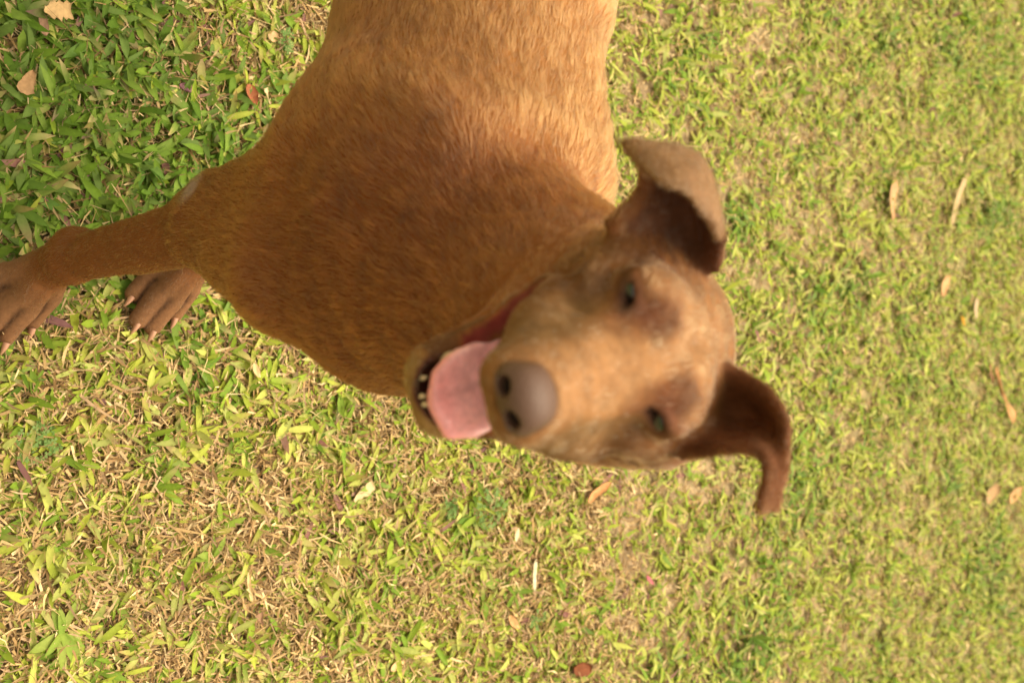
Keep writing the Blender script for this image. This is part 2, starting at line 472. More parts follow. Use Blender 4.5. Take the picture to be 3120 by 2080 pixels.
T0 = np.array((-0.085, 0.570, 0.515)); T1 = np.array((-0.147, 0.600, 0.515)); T2 = np.array((-0.287, 0.653, 0.505))
T3 = np.array((-0.46, 0.715, 0.525)); T4 = np.array((-0.60, 0.765, 0.53)); T5 = np.array((-0.69, 0.797, 0.52))
N1 = hw(0, -0.075, -0.045); N0 = np.array((-0.068, 0.565, 0.59))
NE = np.array((-0.112, 0.505, 0.335)); NS = np.array((-0.065, 0.510, 0.450))       # near elbow, shoulder point
FE = np.array((-0.150, 0.672, 0.335)); FS = np.array((-0.09, 0.645, 0.455))
HIP = np.array((-0.62, 0.71, 0.49)); KNEE = np.array((-0.575, 0.675, 0.335))

LIP = {s: [(s * 0.020 - 0.005, 0.040, -0.102), (s * 0.027 - 0.002, 0.026, -0.082), (s * 0.0375, 0.014, -0.064), (s * 0.046, 0.004, -0.047)] for s in (-1, 1)}
LIP[1] = [(0.013, 0.040, -0.102), (0.021, 0.026, -0.084), (0.030, 0.012, -0.068)]
GUM = {s: [(s * 0.024 - 0.002, 0.034, -0.080), (s * 0.0295, 0.025, -0.070), (s * 0.0385, 0.017, -0.057), (s * 0.0455, 0.011, -0.046)] for s in (-1, 1)}
GUM[1] = [(0.018, 0.036, -0.080), (0.024, 0.026, -0.070)]

def dog_body(p):
    d = ecap(p, T0, T1, 0.100, 0.126, TL, 0.79)
    d = smin(d, ecap(p, T1, T2, 0.126, 0.121, TL, 0.78), 0.03)
    d = smin(d, ecap(p, T2, T3, 0.121, 0.097, TL, 0.80), 0.03)
    d = smin(d, ecap(p, T3, T4, 0.100, 0.105, TL, 0.85), 0.03)
    d = smin(d, ecap(p, T4, T5, 0.100, 0.070, TL, 0.95), 0.03)
    d = smin(d, cap(p, (-0.10, 0.590, 0.580), (-0.20, 0.622, 0.575), 0.050, 0.045), 0.05)      # withers
    d = smin(d, ell(p, (-0.045, 0.545, 0.495), (0.050, 0.060, 0.080)), 0.04)              # breast
    # neck
    d = smin(d, cap(p, N0, N1, 0.082, 0.060), 0.035)
    d = smin(d, cap(p, (-0.036, 0.535, 0.545), hw(0.0, -0.045, -0.075), 0.066, 0.044), 0.05)
    # forelegs
    for E, S, W, PS, out in ((NE, NS, NEAR_WRIST, PAWS[0], -1), (FE, FS, FAR_WRIST, PAWS[1], 1)):
        lat = out * TL
        d = smin(d, ell(p, S - lat * 0.010 + np.array((-0.050, 0, 0.080)), (0.085, 0.045, 0.105)), 0.05)   # shoulder blade
        d = smin(d, cap(p, S, E + np.array((0.020, 0, 0.01)), 0.058, 0.038), 0.03)
        d = smin(d, cap(p, E + np.array((-0.018, 0, 0.13)) + (-lat) * .02, E + np.array((-0.008, 0, 0.012)), 0.042, 0.018), 0.03)  # triceps
        d = smin(d, cap(p, E + np.array((-0.012, 0, 0.012)), E + np.array((0.002, 0, -0.02)), 0.0160, 0.022), 0.012)   # point of the elbow
        d = smin(d, cap(p, E + np.array((0.016, 0, -0.005)), W + np.array((0.005, 0, 0)), 0.0315, 0.0190), 0.018)
        d = smin(d, cap(p, W + np.array((-0.003, 0, 0.005)), W + np.array((0.007, 0, -0.004)), 0.0195, 0.0200), 0.01)
        d = smin(d, cap(p, W + np.array((-0.010, 0, -0.006)), W + np.array((-0.007, 0, -0.012)), 0.010, 0.010), 0.01)  # wrist pad
    # hind legs
    for o, q in ((0, 2), (0.16, 3)):
        sh = (TA * 0.06 if o else 0)
        H = mirror(HIP, o * 0.8); K = mirror(KNEE, o) + sh; A = PAWS[q]['ankle']
        d = smin(d, cap(p, H, K, 0.085, 0.050), 0.04)
        d = smin(d, cap(p, H + TA * 0.05 + UPV * -0.03, (K + A) / 2 + UPV * 0.03, 0.070, 0.035), 0.04)
        d = smin(d, cap(p, K, A, 0.046, 0.020), 0.025)
        d = smin(d, cap(p, A + TA * 0.012, A, 0.016, 0.018), 0.012)
    for P in PAWS:
        c = P['c']; f = P['fwd']
        d = smin(d, cap(p, P['ankle'], c - f * 0.018 + UPV * 0.020, 0.0200, 0.0225), 0.012)
        d = smin(d, ell(p, c - f * 0.006 + UPV * 0.003, (0.028, 0.028, 0.017)), 0.012)
        for kn, tp in P['toes']:
            t = cap(p, kn, tp, 0.0122, 0.0096)
            t = smin(t, cap(p, kn, P['ankle'] * 0.45 + kn * 0.55, 0.0112, 0.0085), 0.004)
            d = smin(d, t, 0.0018)
    # tail
    d = smin(d, cap(p, T5 + UPV * 0.04, T5 + TA * 0.12 + UPV * 0.11, 0.028, 0.020), 0.03)
    d = smin(d, cap(p, T5 + TA * 0.12 + UPV * 0.11, T5 + TA * 0.19 + UPV * 0.25, 0.020, 0.009), 0.015)
    al = (p - T1) @ TA + 0.10 * (p[:, 2] - 0.55) + 0.05 * (noise3(p, 14, 61) - 0.5)
    up_ = sstep(0.47, 0.56, p[:, 2])
    d = d - up_ * (0.0050 * np.exp(-((al + 0.004) / 0.022) ** 2) - 0.0018 * np.exp(-((al + 0.046) / 0.016) ** 2) - 0.0020 * np.exp(-((al - 0.055) / 0.022) ** 2))
    d = d - 0.0050 * (fbm(p, 22, 62, 2) - 0.5) - 0.0060 * (noise3(p, 13, 65) - 0.5)
    # ----- head
    q = hloc(p)
    h = ell(q, (0, -0.045, -0.020), (0.055, 0.055, 0.033))
    h = smin(h, ell(q, (0, -0.018, -0.002), (0.043, 0.036, 0.026)), 0.02)
    h = smin(h, ecap(q, (0, 0.000, -0.014), (0, 0.082, -0.021), 0.0285, 0.0185, (1, 0, 0), 1.14), 0.022)
    for s in (-1, 1):
        h = smin(h, cap(q, (s * 0.030, 0.0, -0.022), (s * 0.050, -0.050, -0.022), 0.015, 0.019), 0.016)   # cheekbone
        h = smin(h, ell(q, (s * 0.036, -0.050, -0.042), (0.024, 0.036, 0.034)), 0.016)
        h = smin(h, ell(q, (s * 0.026, -0.008, 0.010), (0.015, 0.013, 0.010)), 0.014)                     # brow
        h = smin(h, cap(q, (s * 0.011, 0.085, -0.029), (s * 0.026, 0.040, -0.033), 0.0120, 0.0135), 0.010)  # lips
        h = smin(h, cap(q, (s * 0.026, 0.040, -0.034), (s * 0.040, 0.008, -0.040), 0.0138, 0.0108), 0.010)
        h = smin(h, cap(q, (s * 0.032 - 0.001, -0.040, -0.058), (s * 0.0165 - 0.005, 0.040, -0.106), 0.020, 0.0095), 0.010)  # lower jaw
    h = smin(h, cap(q, (-0.015, 0.047, -0.107), (0.005, 0.047, -0.107), 0.0105, 0.0105), 0.010)
    h = smin(h, ecap(q, (-0.002, -0.03, -0.075), (-0.005, 0.035, -0.112), 0.028, 0.010, (1, 0, 0), 1.0), 0.012)
    h = smax(h, q @ np.array((0, -0.55, 0.83)) - 0.0445, 0.016)                               # flat forehead
    h = smax(h, -cap(q, (0, -0.060, 0.022), (0, -0.004, 0.024), 0.0045, 0.0045), 0.010)       # furrow between the brows
    for s in (-1, 1):
        h = smax(h, -ell(q, (s * 0.043, 0.022, -0.006), (0.012, 0.020, 0.010)), 0.012)        # hollow below the eye
        h = smax(h, -cap(q, (s * 0.052, -0.004, 0.006), (s * 0.062, -0.030, 0.004), 0.006, 0.008), 0.010)   # temple
        h = smin(h, cap(q, (s * 0.043, 0.004, -0.020), (s * 0.056, -0.040, -0.018), 0.0075, 0.0095), 0.008)  # cheek arch
    h = h - 0.0022 * (fbm(q + 0.3, 55, 63, 2) - 0.5)
    # open mouth
    mouth = ecap(q, (-0.005, 0.062, -0.074), (0, -0.022, -0.054), 0.0255, 0.012, (1, 0, 0), 1.10)
    h = smax(h, -mouth, 0.004)
    h = smax(h, -ecap(q, (-0.005, 0.045, -0.0975), (0, 0.0, -0.078), 0.0142, 0.0145, (1, 0, 0), 1.22), 0.003)
    for s in (-1, 1):      # lower lips run back to the corners of the mouth
        for a, b in zip(LIP[s][:-1], LIP[s][1:]):
            h = smin(h, cap(q, a, b, 0.0060, 0.0060), 0.006)
        for a, b in zip(GUM[s][:-1], GUM[s][1:]):
            h = smax(h, -cap(q, a, b, 0.0042, 0.0036), 0.003)
    for s in (-1, 1):      # half closed eyes
        sl = np.array((s * 0.034, 0.013, 0.004))
        ax = np.array(((math.cos(0.32), -s * math.sin(0.32), 0), (s * math.sin(0.32), math.cos(0.32), 0), (0, 0, 1.0)))
        h = smin(h, ell(q, (s * 0.0325, 0.0008, 0.0042), (0.0124, 0.0124, 0.0118)), 0.007)       # lids over the eyeball
        h = smax(h, -ell(q, sl + np.array((0, 0.004, 0.0002)), (0.0092, 0.0160, 0.0023), ax), 0.0012)
    d = smin(d, h, 0.022)
    ea = np.minimum(cloud_dist(p, EAR_A), cloud_dist(p, EAR_B)) - 0.0036
    d = smin(d, ea, 0.007)
    return d

def surface_nets(v, lo, hstep):
    nx, ny, nz = v.shape
    ins = v < 0
    cnt = np.zeros((nx - 1, ny - 1, nz - 1), np.int8)
    cor = [(a, b, c) for a in (0, 1) for b in (0, 1) for c in (0, 1)]
    for a, b, c in cor:
        cnt += ins[a:nx - 1 + a, b:ny - 1 + b, c:nz - 1 + c]
    cells = np.argwhere((cnt > 0) & (cnt < 8))
    val = {q: v[cells[:, 0] + q[0], cells[:, 1] + q[1], cells[:, 2] + q[2]] for q in cor}
    acc = np.zeros((len(cells), 3)); num = np.zeros(len(cells))
    for q in cor:
        for ax in range(3):
            if q[ax] == 0:
                r = list(q); r[ax] = 1; r = tuple(r)
                a, b = val[q], val[r]; cr = (a < 0) != (b < 0)
                t = np.where(cr, a / np.where(cr, a - b, 1), 0)
                pt = np.tile(np.array(q, float), (len(cells), 1)); pt[:, ax] += t
                acc += pt * cr[:, None]; num += cr
    V = lo + (cells + acc / num[:, None]) * hstep
    ids = np.full(cnt.shape, -1, np.int32); ids[tuple(cells.T)] = np.arange(len(cells))
    F = []
    for ax in range(3):
        sl0 = [slice(None)] * 3; sl1 = [slice(None)] * 3
        sl0[ax] = slice(0, -1); sl1[ax] = slice(1, None)
        a = ins[tuple(sl0)]; b = ins[tuple(sl1)]
        e = np.argwhere(a != b)
        o1, o2 = [i for i in range(3) if i != ax]
        e = e[(e[:, o1] > 0) & (e[:, o2] > 0) & (e[:, o1] < cnt.shape[o1]) & (e[:, o2] < cnt.shape[o2])]
        s = a[tuple(e.T)]
        def cid(d1, d2):
            q = e.copy(); q[:, o1] -= d1; q[:, o2] -= d2
            return ids[tuple(q.T)]
        quad = np.stack((cid(1, 1), cid(0, 1), cid(0, 0), cid(1, 0)), 1)
        flip = s if ax != 1 else ~s
        quad = np.where(flip[:, None], quad, quad[:, ::-1])
        F.append(quad)
    return V, np.concatenate(F)

def mesh_sdf(fn, lo, hi, hstep, block=4, band=None):
    lo = np.asarray(lo, float); hi = np.asarray(hi, float)
    nb = np.ceil((hi - lo) / (hstep * block)).astype(int)
    bs = hstep * block
    I = np.indices(nb).reshape(3, -1).T
    cen = lo + (I + 0.5) * bs - 0.5 * hstep
    dc = fn(cen)
    v = np.repeat(np.repeat(np.repeat(np.where(dc < 0, -1.0, 1.0).reshape(nb), block, 0), block, 1), block, 2).astype(np.float32)
    near = np.abs(dc) < (band or bs * 1.6)
    B = I[near]
    off = np.indices((block,) * 3).reshape(3, -1).T
    pts = (B[:, None, :] * block + off[None]).reshape(-1, 3)
    for k in range(0, len(pts), 200000):
        q = pts[k:k + 200000]
        v[tuple(q.T)] = fn(lo + q * hstep)
    return surface_nets(v, lo, hstep)

def relax(V, F, it=2, lam=0.5):
    E = np.concatenate((F[:, [0, 1]], F[:, [1, 2]], F[:, [2, 3]], F[:, [3, 0]]))
    deg = np.bincount(E.ravel(), minlength=len(V)).astype(float)
    for _ in range(it):
        acc = np.stack([np.bincount(E[:, 0], V[E[:, 1], k], len(V)) + np.bincount(E[:, 1], V[E[:, 0], k], len(V)) for k in range(3)], 1)
        V = V + lam * (acc / np.maximum(deg, 1)[:, None] - V)
    return V

import time as _time
_t0 = _time.time()
BV, BF = mesh_sdf(dog_body, (-0.98, 0.30, -0.012), (0.16, 1.02, 0.96), 0.0034)
BV = relax(BV, BF, 2, 0.5)
print('dog verts', len(BV), 'in', round(_time.time() - _t0, 1))

# ------------------------------------------------------------------ coat colours (one colour per spot of the coat, some shade on the face painted in)
COAT_K = np.array((0.625, 0.560, 0.465))
def coat_colors(V):
    n = len(V); q = hloc(V)
    base = np.tile(lin(150, 94, 48), (n, 1)).astype(float)
    def mix(c, wgt):
        nonlocal base
        base = base + (np.asarray(lin(*c)) - base) * np.clip(wgt, 0, 1)[:, None]
    def near(c, r, soft=1.6):
        dd = np.linalg.norm((V - np.asarray(c)) / np.asarray(r, float), axis=1)
        return 1 - sstep(1 / soft, soft, dd)
    along = (V - T1) @ TA
    # fairer along the back and shoulders, redder towards chest and legs
    mix((172, 122, 72), sstep(0.50, 0.64, V[:, 2] + 0.15 * (fbm(V, 9, 31) - 0.5)) * sstep(-0.10, 0.02, along) * 0.8)
    mix((132, 82, 42), sstep(0.50, 0.36, V[:, 2]) * 0.8)
    mix((120, 66, 27), near((-0.01, 0.50, 0.59), 0.125) * 0.85)
    mix((150, 112, 84), sstep(0.11, 0.05, V[:, 2]) * 0.85)
    for P_ in PAWS[:2]:                      # coat colour darkened in the gaps between the toes
        td = np.sort(np.stack([cap(V, kn - P_['fwd'] * 0.006, tp, 0.0122, 0.0096) for kn, tp in P_['toes']], 1), 1)
        mix((70, 46, 30), np.exp(-((td[:, 1] - td[:, 0]) / 0.0035) ** 2) * sstep(0.010, 0.004, td[:, 0]) * 0.9)
    inhead = sstep(-0.16, -0.06, q[:, 1]) * sstep(0.09, 0.07, np.linalg.norm(q * (1, 0.6, 1), axis=1))
    mix((152, 106, 66), inhead * sstep(-0.06, -0.02, q[:, 2]))
    qw = q + 0.011 * np.stack((fbm(q, 60, 81, 2), fbm(q, 60, 82, 2), fbm(q, 60, 83, 2)), 1) - 0.0055      # ragged edges of the colour patches
    def hn(x, y, z, r, soft=1.6):
        return 1 - sstep(1 / soft, soft, np.linalg.norm((qw - np.array((x, y, z))) / np.asarray(r, float), axis=1))
    mix((176, 130, 88), hn(0, 0.03, 0.008, (0.024, 0.075, 0.03)) * 0.9)              # bridge of the nose, forehead
    for sx in (-1, 1):
        mix((84, 42, 12), hn(sx * 0.017 + (0.003 if sx > 0 else 0), 0.006, 0.017, (0.0090, 0.010, 0.0090), 2.0) * 0.85)  # shade of the brow dent painted into the coat
        mix((92, 52, 24), hn(sx * 0.024, 0.010, 0.010, (0.010, 0.009, 0.006), 1.8) * 0.85)       # brow spot: dark marking with the brow dent's shade painted in
        mix((84, 56, 30), hn(sx * 0.043, 0.012, -0.022, (0.013, 0.016, 0.012)) * 0.9)       # cheek spot: marking and painted shade below the eye in one
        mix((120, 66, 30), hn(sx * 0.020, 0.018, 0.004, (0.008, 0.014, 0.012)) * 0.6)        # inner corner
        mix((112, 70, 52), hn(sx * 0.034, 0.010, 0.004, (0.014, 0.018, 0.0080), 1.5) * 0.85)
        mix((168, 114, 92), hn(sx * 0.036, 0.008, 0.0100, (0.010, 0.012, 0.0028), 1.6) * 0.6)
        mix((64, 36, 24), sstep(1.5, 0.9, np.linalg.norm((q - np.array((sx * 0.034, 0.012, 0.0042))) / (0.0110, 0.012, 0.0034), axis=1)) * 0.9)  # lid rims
        mix((122, 94, 58), hn(sx * 0.028, 0.045, -0.024, (0.016, 0.035, 0.016)) * 0.7)      # whisker pads
    mix((92, 64, 36), hn(-0.046, 0.000, -0.046, (0.010, 0.012, 0.010)) * 0.9)
    mix((158, 128, 78), hn(-0.005, 0.055, -0.106, (0.026, 0.012, 0.012)) * 0.8)              # chin
    mix((38, 22, 16), sstep(1.25, 0.95, np.linalg.norm((q - np.array((0, 0.093, -0.0155))) / (0.0145, 0.013, 0.0125), axis=1)))     # under the nose leather
    # inside of the mouth
    tr = ecap(q, (-0.005, 0.045, -0.0975), (0, 0.0, -0.078), 0.0142, 0.0145, (1, 0, 0), 1.22)
    mix((104, 58, 46), sstep(0.0032, 0.0014, tr))
    for sx in (-1, 1):
        gd = np.minimum.reduce([cap(q, a, b, 0.0042, 0.0036) for a, b in zip(GUM[sx][:-1], GUM[sx][1:])])
        mix((140, 58, 52), sstep(0.0030, 0.0012, gd))
        ld = np.minimum.reduce([cap(q, a, b, 0.0066, 0.0066) for a, b in zip(LIP[sx][:-1], LIP[sx][1:])])
        mix((92, 66, 42), sstep(0.003, 0.001, ld) * sstep(0.0030, 0.0055, gd) * 0.7)
    mo = ecap(q, (-0.005, 0.062, -0.074), (0, -0.022, -0.054), 0.0255, 0.012, (1, 0, 0), 1.10)
    mix((142, 66, 60), sstep(0.0032, 0.0012, mo))
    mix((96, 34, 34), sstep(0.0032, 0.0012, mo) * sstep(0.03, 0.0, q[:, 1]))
    mix((122, 78, 40), inhead * sstep(0.028, 0.050, np.abs(q[:, 0])) * sstep(-0.07, -0.04, q[:, 2]) * 0.7)
    # ears: dark inside, greyer outside at the folded flap
    da = cloud_dist(V, EAR_A, 0.008); db = cloud_dist(V, EAR_B, 0.008)
    fl = cloud_dist(V, EAR_A[24:], 0.008)
    mix((134, 86, 48), sstep(0.008, 0.005, da)); mix((100, 62, 40), sstep(0.010, 0.005, cloud_dist(V, EAR_A[2:24, 5:], 0.012))); mix((150, 116, 86), sstep(0.0075, 0.005, fl))
    mix((116, 72, 42), sstep(0.008, 0.005, db) * sstep(1.0, 0.0, hn(0.062, -0.055, -0.01, 0.012)))
    mix((150, 96, 74), hn(0.062, -0.04, -0.024, (0.012, 0.012, 0.012)) * 0.6)
    # bald elbow callus
    mix((176, 154, 146), near(NE + np.array((-0.010, -0.016, 0.010)), (0.017, 0.017, 0.012), 1.4) * 0.95)
    base = base * (0.86 + 0.28 * fbm(V, 70, 71))[:, None]
    base = base * (1 + inhead * 0.55 * (fbm(V, 130, 72, 2) - 0.5))[:, None]
    pale = inhead * sstep(-0.02, 0.05, q[:, 1]) * sstep(0.5, 0.75, fbm(V, 170, 73, 2)) * 0.30 * sstep(-0.012, 0.02, -q[:, 2] + 0.02)
    base = base + (np.asarray(lin(178, 152, 122)) - base) * pale[:, None] * 0.6
    kh = np.array((0.585, 0.545, 0.495)); return base * (COAT_K + (kh - COAT_K) * (inhead * sstep(-0.075, -0.03, q[:, 2]))[:, None])

def fur_length(V, q, C):
    n = len(V)
    L = np.full(n, 0.0125)
    L *= 1 - 0.45 * sstep(0.42, 0.30, V[:, 2])
    L *= 1 - 0.45 * sstep(0.10, 0.05, V[:, 2])
    hd = np.linalg.norm(q - np.array((0, -0.01, -0.03)), axis=1)
    L = np.where(hd < 0.14, np.minimum(L, 0.0060 + 0.0065 * sstep(0.08, 0.14, hd)), L)
    L = np.where((q[:, 1] > 0.02) & (hd < 0.14), 0.0036, L)
    e = np.minimum(cloud_dist(V, EAR_A, 0.008), cloud_dist(V, EAR_B, 0.008)) < 0.008
    L = np.where(e, 0.0055, L)
    mo = ecap(q, (-0.005, 0.062, -0.074), (0, -0.022, -0.054), 0.0255, 0.012, (1, 0, 0), 1.10)
    L = np.where(mo < 0.004, 0, L)
    for sx in (-1, 1):
        gd = np.minimum.reduce([cap(q, a, b, 0.0042, 0.0036) for a, b in zip(GUM[sx][:-1], GUM[sx][1:])])
        L = np.where(gd < 0.0035, 0, L)
    for sx in (-1, 1):
        dd = np.linalg.norm((q - np.array((sx * 0.034, 0.011, 0.004))) / (0.014, 0.014, 0.008), axis=1)
        L = np.where(dd < 1, 0, L)
    el = np.linalg.norm(V - (NE + np.array((-0.010, -0.016, 0.010))), axis=1)
    L = np.where(el < 0.013, 0, L)
    L = np.where(np.linalg.norm(q - np.array((0, 0.099, -0.0125)), axis=1) < 0.016, 0, L)
    return L

# hair runs from nose to tail and down the legs
def chain(*pts):
    for a, b in zip(pts, pts[1:]): BONES.append((np.asarray(a, float), np.asarray(b, float)))
chain(hw(0, 0.09, 0.0), hw(0, 0.0, 0.012), hw(0, -0.06, 0.01), N1 + (N0 - N1) * 0.3, N0 + np.array((-.03, 0.01, 0.03)), T1 + UPV * 0.08, T2 + UPV * 0.06, T3, T4, T5)
chain(hw(0.03, 0.05, -0.03), hw(0.05, -0.05, -0.03)); chain(hw(-0.03, 0.05, -0.03), hw(-0.05, -0.05, -0.03))
chain(hw(0, 0.05, -0.10), hw(0, -0.04, -0.09), (-0.02, 0.52, 0.58), (-0.06, 0.55, 0.46), (-0.15, 0.60, 0.38), (-0.35, 0.67, 0.41))
chain(N0, NS + np.array((-0.02, -0.03, 0.05)), NE, NEAR_WRIST, PAWS[0]['c'], PAWS[0]['c'] + PAWS[0]['fwd'] * 0.06)
chain(N0, FS, FE, FAR_WRIST, PAWS[1]['c'], PAWS[1]['c'] + PAWS[1]['fwd'] * 0.06)
chain(T1 + np.array((0.02, -0.08, 0.0)), T2 + np.array((0, -0.09, -0.01)), T3 + np.array((0, -0.07, -0.01)))
chain(HIP, KNEE, HIND_HOCK, PAWS[2]['c'], PAWS[2]['c'] + PAWS[2]['fwd'] * 0.06)
chain(mirror(HIP, .13), mirror(KNEE, .16) + TA * .06, PAWS[3]['ankle'], PAWS[3]['c'], PAWS[3]['c'] + PAWS[3]['fwd'] * 0.06)
chain(T5 + UPV * 0.04, T5 + TA * 0.12 + UPV * 0.11, T5 + TA * 0.19 + UPV * 0.25)
for E_ in (EAR_A, EAR_B):
    c_ = E_.mean(1); chain(*c_[::10])

def flow(V, N):
    f = np.zeros_like(V)
    for a, b in BONES:
        ba = b - a; L2 = ba @ ba
        h = np.clip(((V - a) @ ba) / L2, 0, 1)
        d2 = ((V - a - h[:, None] * ba) ** 2).sum(1)
        f += (ba / math.sqrt(L2))[None] * (1 / (d2 + 0.0006) ** 2)[:, None]
    f = norm(f); f = f - (f * N).sum(1)[:, None] * N
    return norm(f)

# ------------------------------------------------------------------ the dog
dog = bpy.data.objects.new('dog', None); COL.objects.link(dog); dog.location = (0, 0, 0)
tag(dog, 'brown short-haired dog standing on the lawn, looking up with its mouth open and tongue out', 'dog')
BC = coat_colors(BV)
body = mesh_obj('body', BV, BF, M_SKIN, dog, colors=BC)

M_HAIR = bpy.data.materials.new('dog_hair'); M_HAIR.use_nodes = True
_t = M_HAIR.node_tree; _t.nodes.clear()
_o = _t.nodes.new('ShaderNodeOutputMaterial'); _h = _t.nodes.new('ShaderNodeBsdfHairPrincipled')
_h.model = 'CHIANG'; _h.parametrization = 'COLOR'
_a = _t.nodes.new('ShaderNodeAttribute'); _a.attribute_name = 'Col'
_t.links.new(_a.outputs['Color'], _h.inputs['Color']); _t.links.new(_h.outputs[0], _o.inputs[0])
_h.inputs['Roughness'].default_value = 0.45; _h.inputs['Radial Roughness'].default_value = 0.7

FUR_N = 440000
def build_fur():
    tri = np.concatenate((BF[:, [0, 1, 2]], BF[:, [0, 2, 3]]))
    a, b, c = BV[tri[:, 0]], BV[tri[:, 1]], BV[tri[:, 2]]
    cr = np.cross(b - a, c - a); area = np.linalg.norm(cr, axis=1) / 2; nrm = norm(cr)
    # vertex normals
    VN = np.zeros_like(BV)
    for k in range(3):
        for x in range(3): VN[:, x] += np.bincount(tri[:, k], cr[:, x], len(BV))
    VN = norm(VN)
    cen = (a + b + c) / 3
    hq = hloc(cen)
    wgt = area * np.where(cen[:, 0] < -0.42, 0.2, 1.0) * np.where(np.linalg.norm(hq - np.array((0, -0.02, -0.03)), axis=1) < 0.12, 2.2, 1.0)          # less hair on the hindquarters, far out of the picture
    t = RNG.choice(len(tri), FUR_N, p=wgt / wgt.sum())
    u = RNG.random(FUR_N); v = RNG.random(FUR_N); fl = u + v > 1; u[fl] = 1 - u[fl]; v[fl] = 1 - v[fl]
    w0 = 1 - u - v
    I = tri[t]
    P = BV[I[:, 0]] * w0[:, None] + BV[I[:, 1]] * u[:, None] + BV[I[:, 2]] * v[:, None]
    N = norm(VN[I[:, 0]] * w0[:, None] + VN[I[:, 1]] * u[:, None] + VN[I[:, 2]] * v[:, None])
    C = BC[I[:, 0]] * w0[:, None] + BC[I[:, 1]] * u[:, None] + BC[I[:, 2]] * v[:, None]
    q = hloc(P)
    L = fur_length(P, q, C)
    k = L > 0.0005
    P, N, C, L, q = P[k], N[k], C[k], L[k], q[k]; n = len(P)
    D = flow(P, N); S = np.cross(N, D)
    # tufts: neighbouring hairs share lean, tone and length (streaks follow the lie of the coat)
    ap = (P @ TA)[:, None]; Q = P - ap * TA; Q = Q * 3.4 + ap * TA          # drawn out along the trunk
    run = fbm(Q, 62, 45, 2); runw = sstep(0.42, 0.55, P[:, 2])
    st = fbm(P, 60, 41, 2); st2 = noise3(P, 190, 43); big = fbm(P, 16, 44, 2)
    lean = (st - 0.5) * 0.6 + (st2 - 0.5) * 0.5 + RNG.normal(0, 0.14, n)
    D = norm(D + S * lean[:, None])
    lift = np.clip(0.26 + 0.30 * (st2 - 0.5) + RNG.normal(0, 0.08, n), 0.06, 0.7)
    L = L * RNG.uniform(0.65, 1.15, n) * (0.8 + 0.45 * st2)
    K = 4
    pts = np.zeros((n, K, 3))
    for j in range(K):
        s_ = j / (K - 1)
        pts[:, j] = P - N * 0.0006 + D * (L * s_ * np.cos(lift))[:, None] + N * (L * np.sin(lift) * (s_ - 0.55 * s_ ** 2) * 1.25)[:, None]
    rad = np.array((1.0, 0.95, 0.7, 0.18))[None] * (0.00014 * (0.8 + 0.4 * RNG.random(n)) * np.clip(L / 0.008, 0.7, 1.1))[:, None]
    tone = 0.80 + 0.42 * (st2 - 0.35) + 0.22 * (st - 0.45) + 0.3 * (big - 0.5) + runw * 0.95 * (run - 0.5) + RNG.normal(0, 0.10, n)
    C = C * np.clip(tone, 0.40, 1.65)[:, None]
    fair = RNG.random(n) < 0.07
    C = np.where(fair[:, None], C * 1.3 + 0.012, C)
    grey = (RNG.random(n) < 0.10 * sstep(0.0, 0.05, q[:, 1])) & (np.linalg.norm(q, axis=1) < 0.14)
    C = np.where(grey[:, None], np.asarray(lin(176, 156, 130)), C)
    hc = bpy.data.hair_curves.new('fur')
    hc.add_curves([K] * n)
    hc.attributes['position'].data.foreach_set('vector', pts.astype(np.float32).ravel())
    ra = hc.attributes.get('radius') or hc.attributes.new('radius', 'FLOAT', 'POINT')
    ra.data.foreach_set('value', rad.astype(np.float32).ravel())
    ca = hc.attributes.new('Col', 'FLOAT_COLOR', 'CURVE')
    c4 = np.ones((n, 4), np.float32); c4[:, :3] = np.clip(C, 0.004, 0.9); ca.data.foreach_set('color', c4.ravel())
    hc.materials.append(M_HAIR)
    o = bpy.data.objects.new('fur', hc); COL.objects.link(o); o.parent = dog
    tag(o, kind='stuff')
    print('fur', n)
build_fur()

# nose
M_NOSE = mat_plain('nose_leather', lin(84, 57, 42), 0.5, 0.4, bump=(900, 0.5, 0.0010))
def nose_sdf(q):
    d = ell(q, (0, 0.094, 0.001), (0.0178, 0.0125, 0.0142))
    d = smin(d, ell(q, (0, 0.086, 0.007), (0.0150, 0.012, 0.0085)), 0.006)
    for sx in (-1, 1):
        d = smin(d, ell(q, (sx * 0.0105, 0.094, -0.004), (0.0085, 0.0100, 0.0085)), 0.003)
        d = smax(d, -cap(q, (sx * 0.0092, 0.110, -0.0040), (sx * 0.0075, 0.094, -0.0020), 0.0066, 0.0040), 0.0015)
        d = smax(d, -cap(q, (sx * 0.0105, 0.108, -0.005), (sx * 0.0165, 0.098, -0.0075), 0.0022, 0.0012), 0.0015)
    d = smax(d, -cap(q, (0, 0.1085, -0.002), (0, 0.102, -0.014), 0.0009, 0.0012), 0.0015)
    return d
v_, f_ = mesh_sdf(nose_sdf, (-0.024, 0.068, -0.018), (0.024, 0.112, 0.020), 0.0009, band=0.01)
v_ = relax(v_, f_, 1)
v_ = (v_ - (0, 0.094, 0)) * (0.92, 0.9, 0.82) + (0, 0.0962, -0.0165)
mesh_obj('nose', EYE_MID + v_ @ HB, f_[:, ::-1], M_NOSE, dog)

